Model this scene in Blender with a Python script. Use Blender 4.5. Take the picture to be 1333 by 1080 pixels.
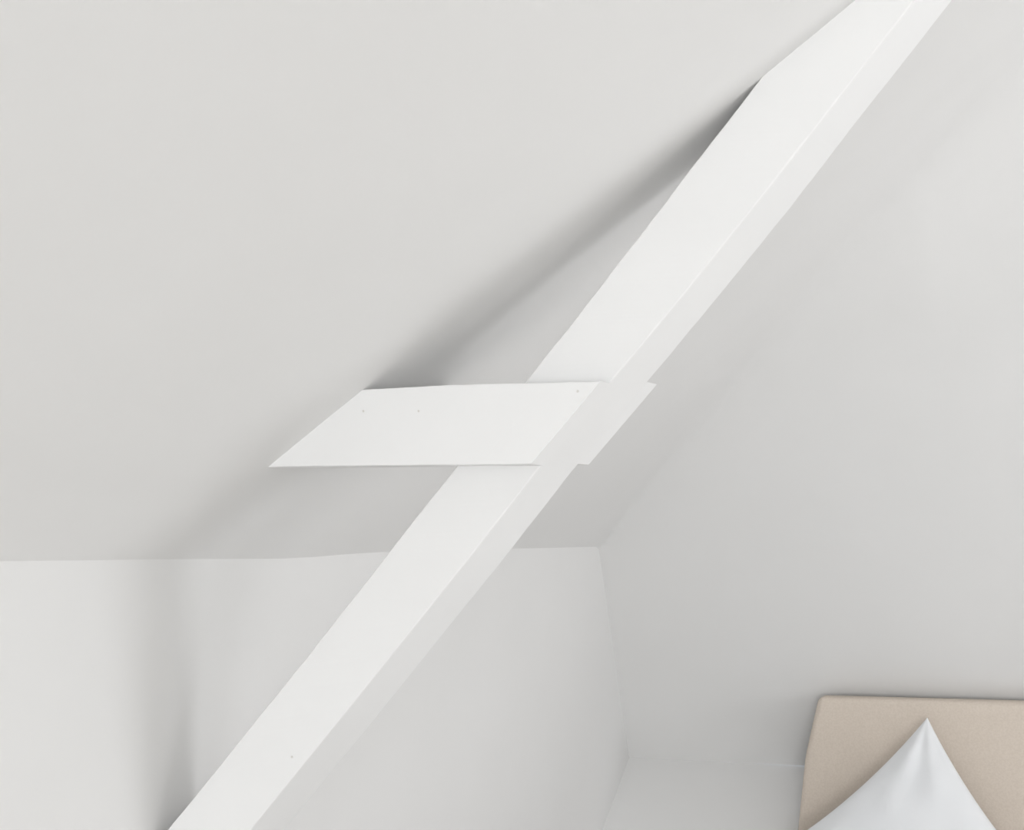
import bpy, bmesh, math, random
import numpy as np
from mathutils import Matrix, Vector, noise

for o in list(bpy.data.objects):
    bpy.data.objects.remove(o)
random.seed(4)
scene = bpy.context.scene
COL = scene.collection

# ------------------------------------------------------------------ camera
EYE = 1.6
cam_data = bpy.data.cameras.new('camera')
cam_data.sensor_fit = 'HORIZONTAL'
cam_data.sensor_width = 36.0
cam_data.lens = 52.4515
cam_data.clip_start = 0.02
camera = bpy.data.objects.new('camera', cam_data)
COL.objects.link(camera)
# columns: right, up, backward
right = Vector((0.9358616, 0.3522654, 0.0084967))
up = Vector((0.0199254, -0.0769797, 0.9968335))
back = Vector((0.3518040, -0.9327289, -0.0790614))
M = Matrix((right, up, back)).transposed().to_4x4()
M.translation = (0, 0, EYE)
camera.matrix_world = M
scene.camera = camera

# ------------------------------------------------------------------ light
scene.view_settings.view_transform = 'Standard'
scene.view_settings.look = 'None'
scene.view_settings.gamma = 1.0
scene.view_settings.use_curve_mapping = False
scene.view_settings.exposure = 0.12

world = bpy.data.worlds.new('world')
scene.world = world
world.use_nodes = True
world.node_tree.nodes['Background'].inputs[0].default_value = (0.80, 0.88, 1.0, 1)
world.node_tree.nodes['Background'].inputs[1].default_value = 0.5

# windows of the room and an added roof window: (centre, size along the wall, height)
SIDE_WIN = dict(y0=0.45, y1=1.45, z0=1.25, z1=2.25)      # in the wall on the right
REAR_WIN = dict(x0=0.4, x1=2.8, z0=0.15, z1=1.85)     # in the gable behind the camera
ADDED_SKYLIGHT = dict(x0=0.8, x1=1.4, y0=1.95, y1=2.85)         # made-up roof window, added for light from above
XR, YR, YBACK = 3.0, -6.5, 4.72
SIDE_WIN2 = dict(y0=2.4, y1=3.6, z0=1.1, z1=2.15)      # further along the same wall, beside the bed


def window_light(name, loc, rot, sx, sy, power, colour):
    d = bpy.data.lights.new(name, 'AREA')
    d.shape = 'RECTANGLE'
    d.size, d.size_y = sx, sy
    d.energy = power
    d.color = colour
    o = bpy.data.objects.new(name, d)
    o.location = loc
    o.rotation_euler = rot
    COL.objects.link(o)
    return o


window_light('window_right_offscreen', (XR - 0.02, (SIDE_WIN['y0'] + SIDE_WIN['y1']) / 2, (SIDE_WIN['z0'] + SIDE_WIN['z1']) / 2),
             (0, math.radians(90), 0), SIDE_WIN['z1'] - SIDE_WIN['z0'], SIDE_WIN['y1'] - SIDE_WIN['y0'], 10, (0.985, 0.99, 1.0))
window_light('window_right_bedside_offscreen', (XR - 0.02, (SIDE_WIN2['y0'] + SIDE_WIN2['y1']) / 2, (SIDE_WIN2['z0'] + SIDE_WIN2['z1']) / 2),
             (0, math.radians(90), 0), SIDE_WIN2['z1'] - SIDE_WIN2['z0'], SIDE_WIN2['y1'] - SIDE_WIN2['y0'], 25, (0.985, 0.99, 1.0))
window_light('window_rear_offscreen', ((REAR_WIN['x0'] + REAR_WIN['x1']) / 2, YR + 0.02, (REAR_WIN['z0'] + REAR_WIN['z1']) / 2),
             (math.radians(90), 0, 0), REAR_WIN['x1'] - REAR_WIN['x0'], REAR_WIN['z1'] - REAR_WIN['z0'], 148, (0.97, 0.985, 1.0))


# ------------------------------------------------------------------ materials
def new_mat(name):
    m = bpy.data.materials.new(name)
    m.use_nodes = True
    nt = m.node_tree
    return m, nt, nt.nodes['Principled BSDF']


def paint(name, c0, c1, scale=3.0, bump=0.15, bscale=60, rough=0.7, dist=0.002):
    m, nt, b = new_mat(name)
    tc = nt.nodes.new('ShaderNodeTexCoord')
    n = nt.nodes.new('ShaderNodeTexNoise')
    n.inputs['Scale'].default_value = scale
    n.inputs['Detail'].default_value = 4
    r = nt.nodes.new('ShaderNodeValToRGB')
    r.color_ramp.elements[0].position = 0.35
    r.color_ramp.elements[1].position = 0.65
    r.color_ramp.elements[0].color = (*c0, 1)
    r.color_ramp.elements[1].color = (*c1, 1)
    n2 = nt.nodes.new('ShaderNodeTexNoise')
    n2.inputs['Scale'].default_value = bscale
    n2.inputs['Detail'].default_value = 3
    bp = nt.nodes.new('ShaderNodeBump')
    bp.inputs['Strength'].default_value = bump
    bp.inputs['Distance'].default_value = dist
    L = nt.links.new
    L(tc.outputs['Object'], n.inputs['Vector'])
    L(tc.outputs['Object'], n2.inputs['Vector'])
    L(n.outputs['Fac'], r.inputs['Fac'])
    L(r.outputs['Color'], b.inputs['Base Color'])
    L(n2.outputs['Fac'], bp.inputs['Height'])
    L(bp.outputs['Normal'], b.inputs['Normal'])
    b.inputs['Roughness'].default_value = rough
    b.inputs['Specular IOR Level'].default_value = 0.25
    return m


PLASTER = paint('white_plaster', (0.867, 0.862, 0.852), (0.882, 0.877, 0.868), 2.2, 0.10, 35, 0.85)
BEAM = paint('white_beam_paint', (0.935, 0.934, 0.93), (0.95, 0.949, 0.945), 5, 0.12, 30, 0.55)
NAIL = paint('painted_nail', (0.74, 0.72, 0.69), (0.80, 0.78, 0.75), 200, 0.0, 60, 0.6)
WHITE = paint('white_gloss', (0.80, 0.80, 0.79), (0.83, 0.83, 0.82), 4, 0.05, 40, 0.4)
COTTON = paint('white_cotton', (0.86, 0.872, 0.888), (0.88, 0.89, 0.904), 8, 0.12, 500, 0.9, 0.001)
LINEN = paint('beige_linen', (0.71, 0.622, 0.535), (0.76, 0.672, 0.585), 190, 0.5, 700, 0.95, 0.001)
OAK = paint('oak_floor', (0.76, 0.74, 0.71), (0.82, 0.80, 0.77), 3, 0.2, 20, 0.5)
WOOD = paint('pale_wood', (0.50, 0.40, 0.30), (0.58, 0.48, 0.37), 6, 0.2, 30, 0.5)
m, nt, b = new_mat('window_glass')
b.inputs['Base Color'].default_value = (0.95, 0.97, 1, 1)
b.inputs['Roughness'].default_value = 0.0
b.inputs['Transmission Weight'].default_value = 1.0
GLASS = m


# ------------------------------------------------------------------ helpers
def link(name, me, mat, parent=None):
    o = bpy.data.objects.new(name, me)
    COL.objects.link(o)
    if mat:
        me.materials.clear()
        me.materials.append(mat)
    if parent:
        o.parent = parent
    return o


def mesh(name, verts, faces, mat, parent=None, smooth=False):
    me = bpy.data.meshes.new(name)
    me.from_pydata([tuple(map(float, v)) for v in verts], [], faces)
    bm = bmesh.new(); bm.from_mesh(me)
    bmesh.ops.recalc_face_normals(bm, faces=bm.faces)
    bm.to_mesh(me); bm.free()
    if smooth:
        me.polygons.foreach_set('use_smooth', [True] * len(me.polygons))
    return link(name, me, mat, parent)


def box_data(x0, x1, y0, y1, z0, z1):
    v = [(x, y, z) for x in (x0, x1) for y in (y0, y1) for z in (z0, z1)]
    f = [(0, 1, 3, 2), (4, 6, 7, 5), (0, 4, 5, 1), (2, 3, 7, 6), (0, 2, 6, 4), (1, 5, 7, 3)]
    return v, f


def box(name, dims, mat, parent=None, bevel=0.0, seg=3):
    v, f = box_data(*dims)
    o = mesh(name, v, f, mat, parent)
    if bevel:
        bm = bmesh.new(); bm.from_mesh(o.data)
        bmesh.ops.bevel(bm, geom=bm.edges[:], offset=bevel, segments=seg, affect='EDGES', profile=0.5)
        for p in bm.faces:
            p.smooth = True
        bm.to_mesh(o.data); bm.free()
    return o


def structure(o):
    o['kind'] = 'structure'
    return o


def thing(o, label, cat, group=None):
    o['label'] = label
    o['category'] = cat
    if group:
        o['group'] = group
    return o


def empty(name, loc):
    o = bpy.data.objects.new(name, None)
    o.location = loc
    o.empty_display_size = 0.1
    COL.objects.link(o)
    return o


# ------------------------------------------------------------------ the room
X0, Z0, KW = -1.2896, 1.5600, 0.075      # top line of the low side wall, its lean
YT = 4.1428                              # where the hip starts on that line
SB = -0.747                              # back slope: dy/dz
CAP = 2.95
SILL_Y, SILL_Z = 4.6398, 0.8948          # foot of the back slope
line_y = np.array([-8.0, 1.5657, 1.9073, 2.30, 2.42, 2.53, 2.70, 3.29, 4.1428, 5.0])
line_z = np.array([1.557, 1.5560, 1.5540, 1.5505, 1.5520, 1.5555, 1.5585, 1.5600, 1.5602, 1.5602])


def wall_top(y):
    return np.interp(y, line_y, line_z)


def slope_angle(y):
    t = np.clip((y - 2.0) / 2.2, 0, 1)
    t = t * t * (3 - 2 * t)
    return np.radians(36.6 + 5.4 * t)


def smin(a, b, k):
    h = np.clip(0.5 + 0.5 * (b - a) / k, 0, 1)
    return b * (1 - h) + a * h - k * h * (1 - h)


def wobble(x, y):
    return (0.004 * np.sin(1.9 * x + 2.3 * y + 0.4) + 0.003 * np.sin(4.1 * x - 3.2 * y)
            + 0.0012 * np.sin(11 * x + 7 * y))


def roof(x, y):
    left = wall_top(y) + np.tan(slope_angle(y)) * (x - X0) + wobble(x, y) * np.clip((x - X0) / 0.12, 0, 1)
    rear = 1.5602 + (y - YT) / SB + 1.3 * wobble(y, x)
    kk = np.clip(0.015 + 0.42 * (x - X0 - 0.05), 0.015, 0.40)
    z = smin(left, rear, kk)
    return smin(z, np.full_like(z, CAP), 0.05), left - rear


STEP = 0.02
xs = np.concatenate([np.linspace(X0, 0.5, 100), np.linspace(0.5, XR, 60)[1:]])
xs = np.concatenate([[X0 - 0.0], xs[1:]])
ys = np.concatenate([np.linspace(YR, 1.0, 60), np.linspace(1.0, SILL_Y + 0.001, 190)[1:]])
GX, GY = np.meshgrid(xs, ys, indexing='ij')
GZ, WHICH = roof(GX, GY)
# the left wall leans outwards, so the foot of the back slope follows it
lean = np.clip((Z0 - GZ), 0, None) * KW
GX2 = GX - lean * np.clip(1 - (GX - X0) / 0.3, 0, 1) - np.where(GX == X0, 0.004, 0)
e = 1e-3
zx = (roof(GX + e, GY)[0] - roof(GX - e, GY)[0]) / (2 * e)
zy = (roof(GX, GY + e)[0] - roof(GX, GY - e)[0]) / (2 * e)
NRM = np.stack([zx, zy, -np.ones_like(zx)], -1)
NRM /= np.linalg.norm(NRM, axis=-1, keepdims=True)
nx, ny = GX.shape
idx = np.arange(nx * ny).reshape(nx, ny)
quads = np.stack([idx[:-1, :-1], idx[:-1, 1:], idx[1:, 1:], idx[1:, :-1]], -1).reshape(-1, 4)
cell = ((WHICH[:-1, :-1] + WHICH[1:, 1:]) / 2).reshape(-1) < 0        # True: left slope or flat ceiling
capped = (GY[:-1, :-1].reshape(-1) < 3.0)
cxm = ((GX[:-1, :-1] + GX[1:, 1:]) / 2).reshape(-1); cym = ((GY[:-1, :-1] + GY[1:, 1:]) / 2).reshape(-1)
opening = (cxm > ADDED_SKYLIGHT['x0']) & (cxm < ADDED_SKYLIGHT['x1']) & (cym > ADDED_SKYLIGHT['y0']) & (cym < ADDED_SKYLIGHT['y1'])
P = np.stack([GX2, GY, GZ], -1).reshape(-1, 3)
N = NRM.reshape(-1, 3)


def sub_surface(name, sel):
    q = quads[sel]
    used, inv = np.unique(q.reshape(-1), return_inverse=True)
    me = bpy.data.meshes.new(name)
    me.from_pydata(P[used].tolist(), [], inv.reshape(-1, 4).tolist())
    me.polygons.foreach_set('use_smooth', [True] * len(me.polygons))
    me.normals_split_custom_set_from_vertices([tuple(v) for v in N[used]])
    return structure(link(name, me, PLASTER))


sub_surface('ceiling', (cell | capped) & ~opening)
wall_back = sub_surface('wall_back', ~(cell | capped))

# low side wall under the left slope, leaning a little outwards towards its foot
wy = np.concatenate([np.linspace(YR, 1.4, 12), np.linspace(1.4, YBACK, 70)[1:]])
wz = np.linspace(0, 1, 40)
vv, ff = [], []
for y in wy:
    top = wall_top(y) + 0.003
    for t in wz:
        z = top * t
        bulge = 0.004 * math.sin(3.1 * y + 2.0 * z) * math.sin(math.pi * t)
        vv.append((X0 - KW * max(0, min(Z0 - z, 1.0)) + bulge, y, z))
n2 = len(wz)
for i in range(len(wy) - 1):
    for j in range(n2 - 1):
        ff.append((i * n2 + j, (i + 1) * n2 + j, (i + 1) * n2 + j + 1, i * n2 + j + 1))
structure(mesh('wall_left', vv, ff, PLASTER, smooth=True))

structure(box('floor', (-1.45, XR + 0.1, YR - 0.1, YBACK + 0.1, -0.1, 0.0), OAK))
# upright strip of wall under the back slope, behind the bed
structure(box('wall_front', (-1.45, XR, SILL_Y, SILL_Y + 0.08, 0, SILL_Z - 0.002), PLASTER))


def holed_wall(name, axis, pos, thick, a0, a1, z0, z1, holes):
    """upright wall slab with rectangular window openings (a0, a1, z0, z1)"""
    a = sorted({a0, a1, *[h[0] for h in holes], *[h[1] for h in holes]})
    zz = sorted({z0, z1, *[h[2] for h in holes], *[h[3] for h in holes]})
    lo, hi = min(pos, pos + thick), max(pos, pos + thick)
    bm = bmesh.new()
    for i in range(len(a) - 1):
        for j in range(len(zz) - 1):
            ca, cz = (a[i] + a[i + 1]) / 2, (zz[j] + zz[j + 1]) / 2
            if any(h[0] < ca < h[1] and h[2] < cz < h[3] for h in holes):
                continue
            d = (lo, hi, a[i], a[i + 1], zz[j], zz[j + 1]) if axis == 'x' else (a[i], a[i + 1], lo, hi, zz[j], zz[j + 1])
            v, f = box_data(*d)
            bv = [bm.verts.new(p) for p in v]
            for q in f:
                bm.faces.new([bv[k] for k in q])
    bmesh.ops.recalc_face_normals(bm, faces=bm.faces)
    me = bpy.data.meshes.new(name); bm.to_mesh(me); bm.free()
    return structure(link(name, me, PLASTER))


s, r, s2 = SIDE_WIN, REAR_WIN, SIDE_WIN2
hole = lambda d: tuple(d.values())
holed_wall('wall_right', 'x', XR, 0.12, YR, YBACK, 0, 3.1, [hole(s), hole(s2)])
holed_wall('wall_rear', 'y', YR, -0.12, -1.45, XR + 0.12, 0, 3.1, [hole(r)])


def window(name, axis, pos, a0, a1, z0, z1):
    t, dep = 0.05, 0.03
    def bb(n, u0, u1, w0, w1, mat, d=dep, parent=None):
        dims = (pos - d, pos + d, u0, u1, w0, w1) if axis == 'x' else (u0, u1, pos - d, pos + d, w0, w1)
        return box(n, dims, mat, parent)
    fr = bb(name, a0, a1, z0, z0 + t, WHITE)
    structure(fr)
    bb('window_frame', a0, a1, z1 - t, z1, WHITE, parent=fr)
    bb('window_frame', a0, a0 + t, z0 + t, z1 - t, WHITE, parent=fr)
    bb('window_frame', a1 - t, a1, z0 + t, z1 - t, WHITE, parent=fr)
    mid = (a0 + a1) / 2
    bb('window_bar', mid - 0.02, mid + 0.02, z0 + t, z1 - t, WHITE, parent=fr)
    bb('pane', a0 + t, mid - 0.02, z0 + t, z1 - t, GLASS, 0.004, fr)
    bb('pane', mid + 0.02, a1 - t, z0 + t, z1 - t, GLASS, 0.004, fr)


window('window_1', 'x', XR + 0.06, s['y0'], s['y1'], s['z0'], s['z1'])
window('window_3', 'x', XR + 0.06, s2['y0'], s2['y1'], s2['z0'], s2['z1'])
window('window_2', 'y', YR - 0.06, r['x0'], r['x1'], r['z0'], r['z1'])

k = ADDED_SKYLIGHT
lining = box('window_4_added', (k['x0'] - 0.06, k['x0'] + 0.02, k['y0'] - 0.06, k['y1'] + 0.06, 2.93, 3.15), WHITE)  # frame and pane of the made-up roof opening, added for top light
structure(lining)
for dims in ((k['x1'] - 0.02, k['x1'] + 0.06, k['y0'] - 0.06, k['y1'] + 0.06, 2.93, 3.15),
             (k['x0'] + 0.02, k['x1'] - 0.02, k['y0'] - 0.06, k['y0'] + 0.02, 2.93, 3.15),
             (k['x0'] + 0.02, k['x1'] - 0.02, k['y1'] - 0.02, k['y1'] + 0.06, 2.93, 3.15)):
    box('window_frame', dims, WHITE, lining)
box('pane', (k['x0'] + 0.02, k['x1'] - 0.02, k['y0'] + 0.02, k['y1'] - 0.02, 3.06, 3.07), GLASS, lining)

# slanted sill box in the corner between side wall and headboard
HB_LX = -0.768
SX0, SX1 = -1.42, HB_LX - 0.004
sy0, sz0 = 4.20, 0.585
vv = [(SX0, SILL_Y + 0.02, SILL_Z + 0.016), (SX1, SILL_Y + 0.02, SILL_Z + 0.016), (SX0, sy0, sz0), (SX1, sy0, sz0),
      (SX0, SILL_Y + 0.02, 0), (SX1, SILL_Y + 0.02, 0), (SX0, sy0, 0), (SX1, sy0, 0)]
structure(mesh('trim_1', vv, [(0, 1, 3, 2), (2, 3, 7, 6), (0, 2, 6, 4), (1, 5, 7, 3), (0, 4, 5, 1), (4, 6, 7, 5)], PLASTER))


# ------------------------------------------------------------------ timbers
def jitter(p, amp, freq, seed):
    q = Vector(p) * freq + Vector((seed * 7.3, seed * 3.1, seed * 5.7))
    return noise.noise(q) * amp


def timber(name, stations, mat, n=60, chamfer=0.003, amp=0.0014, parent=None, seed=1.0):
    """loft through key stations, each four corners (front-left, front-right, back-right, back-left)
    with worn, slightly wavy arrises"""
    st = [np.array(s_, float) for s_ in stations]
    m_ = len(st) - 1
    rings = []
    for i in range(n + 1):
        u = i / n * m_
        k = min(int(u), m_ - 1)
        c = st[k] + (st[k + 1] - st[k]) * (u - k)
        ring = []
        for j in range(4):
            p, a_, b_ = c[j], c[(j - 1) % 4], c[(j + 1) % 4]
            da = (a_ - p) / np.linalg.norm(a_ - p); db = (b_ - p) / np.linalg.norm(b_ - p)
            w = jitter(p, amp, 9, seed + j) + jitter(p, amp * 0.35, 45, seed + 9 + j)
            p2 = p + (da + db) * w
            ch = chamfer * (1 + 0.5 * jitter(p, 1, 25, seed + 20 + j))
            ring += [p2 + da * ch, p2 + (da + db) * ch * 0.28, p2 + db * ch]
        rings.append(ring)
    R_ = 12
    verts = [v for r_ in rings for v in r_]
    faces = []
    for i in range(n):
        for j in range(R_):
            faces.append((i * R_ + j, i * R_ + (j + 1) % R_, (i + 1) * R_ + (j + 1) % R_, (i + 1) * R_ + j))
    faces.append(tuple(range(R_)))
    faces.append(tuple(range(n * R_, (n + 1) * R_)))
    return mesh(name, verts, faces, mat, parent)


YB_, DB = 1.969, 0.12
# front-left and front-right arris (x, z) from below to above
left_arris = [(-1.62, 0.772), (-1.2937, 1.1487), (-1.1113, 1.3579), (-0.9395, 1.5607), (-0.8338, 1.6871),
              (-0.7245, 1.8123), (-0.6350, 1.9170), (-0.5030, 2.0769), (-0.3945, 2.2085), (-0.05, 2.6265)]
right_arris = [(-1.4767, 0.780), (-1.1507, 1.1596), (-0.9615, 1.3805), (-0.8075, 1.5626), (-0.7000, 1.6935),
               (-0.5910, 1.8170), (-0.5050, 1.9135), (-0.3780, 2.0640), (-0.2690, 2.1970), (0.075, 2.617)]
stations = []
for (lx, lz), (rx, rz) in zip(left_arris, right_arris):
    stations.append([(lx, YB_, lz), (rx, YB_, rz), (rx + 0.006, YB_ + DB, rz - 0.004), (lx + 0.006, YB_ + DB, lz - 0.004)])
brace = timber('diagonal_beam', stations, BEAM, 150, 0.0026, 0.0011, seed=2.0)
thing(brace, 'long white painted timber beam running diagonally in front of the sloping ceiling', 'beam')

tie = empty('collar_tie', (-0.85, YB_, 1.695))
thing(tie, 'short white horizontal timber tie of two planks crossing the diagonal beam', 'beam')
off = -Vector(tie.location)


def rel(stn):
    return [[tuple(Vector(p) + off) for p in s_] for s_ in stn]


YP, TP = 1.925, 0.044
# front plank: stations from the slope to the sloping cut end
zb0, zb1, zt = 1.6949, 1.6949, 1.8066
fp = [[(-1.135, YP, zb0 - 0.001), (-0.985, YP, zt - 0.003), (-0.985, YP + TP, zt - 0.003), (-1.135, YP + TP, zb0 - 0.001)],
      [(-0.955, YP, zb0), (-0.82, YP, zt + 0.001), (-0.82, YP + TP, zt + 0.001), (-0.955, YP + TP, zb0)],
      [(-0.6978, YP, zb1), (-0.598, YP, zt), (-0.594, YP + TP, zt), (-0.6938, YP + TP, zb1)]]
front = timber('front_plank', rel(fp), BEAM, 60, 0.0022, 0.0012, tie, 5.0)
YQ, TQ = YB_ + DB, 0.05
bp_ = [[(-1.13, YQ, 1.702), (-0.97, YQ, 1.8225), (-0.97, YQ + TQ, 1.8225), (-1.13, YQ + TQ, 1.702)],
       [(-0.69, YQ, 1.7035), (-0.584, YQ, 1.8225), (-0.577, YQ + TQ, 1.8225), (-0.683, YQ + TQ, 1.7035)]]
rear_plank = timber('back_plank', rel(bp_), BEAM, 50, 0.0022, 0.0012, tie, 8.0)


def nail(loc, r_, parent, seed):
    bm = bmesh.new()
    rnd = random.Random(seed)
    rings = []
    for rr, dy in ((r_, 0.0), (r_ * 0.85, -0.0008), (r_ * 0.35, -0.0004)):
        rings.append([bm.verts.new((rr * math.cos(t * math.tau / 10) * rnd.uniform(0.9, 1.1), dy,
                                    rr * math.sin(t * math.tau / 10) * rnd.uniform(0.9, 1.1))) for t in range(10)])
    for a_, b_ in zip(rings, rings[1:]):
        for k in range(10):
            bm.faces.new((a_[k], a_[(k + 1) % 10], b_[(k + 1) % 10], b_[k]))
    bm.faces.new(rings[-1])
    me = bpy.data.meshes.new('nail_head'); bm.to_mesh(me); bm.free()
    o = link('nail_head', me, NAIL, parent)
    o.location = loc
    return o


for k, (x, z) in enumerate(((-0.9545, 1.7733), (-0.8675, 1.7715), (-0.6307, 1.7938))):
    nail(Vector((x, YP, z)) + off, 0.0018, front, k)
nail((-1.0836, YB_, 1.27), 0.0018, brace, 9)

# ------------------------------------------------------------------ the bed
bed = empty('bed', (0.15, 3.3, 0))
thing(bed, 'bed with beige linen upholstered headboard against the sloping wall', 'bed')
bo = -Vector(bed.location)
BX0, BX1 = -0.70, 1.00
HBY = 4.375


def padded_panel(name, outline, y, depth, mat, parent, rad=0.018):
    """upholstered slab: outline (x, z) polygon extruded along y with soft rolled edges"""
    bm = bmesh.new()
    f_ = [bm.verts.new((x, y, z)) for x, z in outline]
    b_ = [bm.verts.new((x, y + depth, z)) for x, z in outline]
    n_ = len(outline)
    bm.faces.new(f_); bm.faces.new(b_[::-1])
    for k in range(n_):
        bm.faces.new((f_[k], b_[k], b_[(k + 1) % n_], f_[(k + 1) % n_]))
    bmesh.ops.recalc_face_normals(bm, faces=bm.faces)
    bmesh.ops.bevel(bm, geom=bm.edges[:], offset=rad, segments=5, affect='EDGES', profile=0.5)
    for p in bm.faces:
        p.smooth = True
    bmesh.ops.translate(bm, verts=bm.verts, vec=bo)
    me = bpy.data.meshes.new(name); bm.to_mesh(me); bm.free()
    return link(name, me, mat, parent)


hb = padded_panel('headboard', [(-0.7708, 0.25), (-0.7706, 0.70), (-0.742, 0.966), (-0.702, 1.1395), (1.00, 1.1720), (1.10, 0.25)],
                  HBY, 0.066, LINEN, bed)
hb['label'] = 'beige linen upholstered headboard'
box('bed_base', (BX0 + bo.x, BX1 + bo.x, 2.25 + bo.y, 4.36 + bo.y, 0.12, 0.30), LINEN, bed, 0.02)
box('mattress', (BX0 + 0.01 + bo.x, BX1 - 0.01 + bo.x, 2.27 + bo.y, 4.355 + bo.y, 0.302, 0.50), COTTON, bed, 0.05, 5)
for lx in (BX0 + 0.06, BX1 - 0.12):
    for ly in (2.32, 4.12):
        box('leg', (lx + bo.x, lx + 0.06 + bo.x, ly + bo.y, ly + 0.06 + bo.y, 0.0, 0.121), WOOD, bed)
for lx in (-0.70, 0.94):
    box('leg', (lx + bo.x, lx + 0.06 + bo.x, 4.38 + bo.y, 4.43 + bo.y, 0.0, 0.26), WOOD, bed)


# pillow standing on one corner
def make_pillow():
    n_ = 56
    h = 0.29
    vs, fs = [], []

    def point(u, v, side):
        pinch = 0.075
        x = u * h * (1 - pinch * (1 - v * v))
        z = v * h * (1 - pinch * (1 - u * u))
        t = max(0.0, (1 - u * u) * (1 - v * v)) ** 0.42 * 0.075
        wr = noise.noise(Vector((u * 3.0, v * 3.0, side * 2.0))) * 0.008
        # creases radiating from the corners
        for cu, cv in ((1, 1), (-1, 1), (1, -1), (-1, -1)):
            d = math.hypot(u - cu, v - cv)
            ang = math.atan2(v - cv, u - cu)
            wr += 0.005 * math.exp(-((d - 0.45) / 0.40) ** 2) * math.sin(ang * 9 + cu * 1.2 + cv + side)
        y = side * (t + wr * min(1, t / 0.03))
        # one diagonal is squeezed: the pillow slumps between its side corners
        p_, q_ = (x + z) / 2, (x - z) / 2 * 0.84
        return (p_ + q_, y, p_ - q_)
    ids = {}
    for side in (-1, 1):
        for i in range(n_ + 1):
            for j in range(n_ + 1):
                u, v = -1 + 2 * i / n_, -1 + 2 * j / n_
                u = math.sin(u * math.pi / 2); v = math.sin(v * math.pi / 2)
                edge = i in (0, n_) or j in (0, n_)
                key = (i, j) if edge else (i, j, side)
                if key not in ids:
                    ids[key] = len(vs); vs.append(point(u, v, side))
        g = lambda i, j: ids.get((i, j), ids.get((i, j, side)))
        for i in range(n_):
            for j in range(n_):
                fs.append((g(i, j), g(i + 1, j), g(i + 1, j + 1), g(i, j + 1)))
    return vs, fs


vs, fs = make_pillow()
pl = mesh('pillow', vs, fs, COTTON, smooth=True)
rot = Matrix.Rotation(math.radians(-17), 4, 'X') @ Matrix.Rotation(math.radians(-45 + 5), 4, 'Y')
tipv = rot @ Vector((0.29, 0, 0.29))
pl.matrix_world = Matrix.Translation(Vector((-0.391, 4.29, 1.1025)) - tipv) @ rot
# the lower corner is squashed where it sits on the mattress
bpy.context.view_layer.update()
mw = pl.matrix_world.copy(); inv = mw.inverted()
for v in pl.data.vertices:
    w = mw @ v.co
    d = w.z - 0.50
    w.z = 0.503 + 0.09 * math.log1p(math.exp(min(d / 0.09, 30)))if d < 1.0 else w.z
    v.co = inv @ w
thing(pl, 'white cotton pillow standing on its corner against the beige headboard', 'pillow')
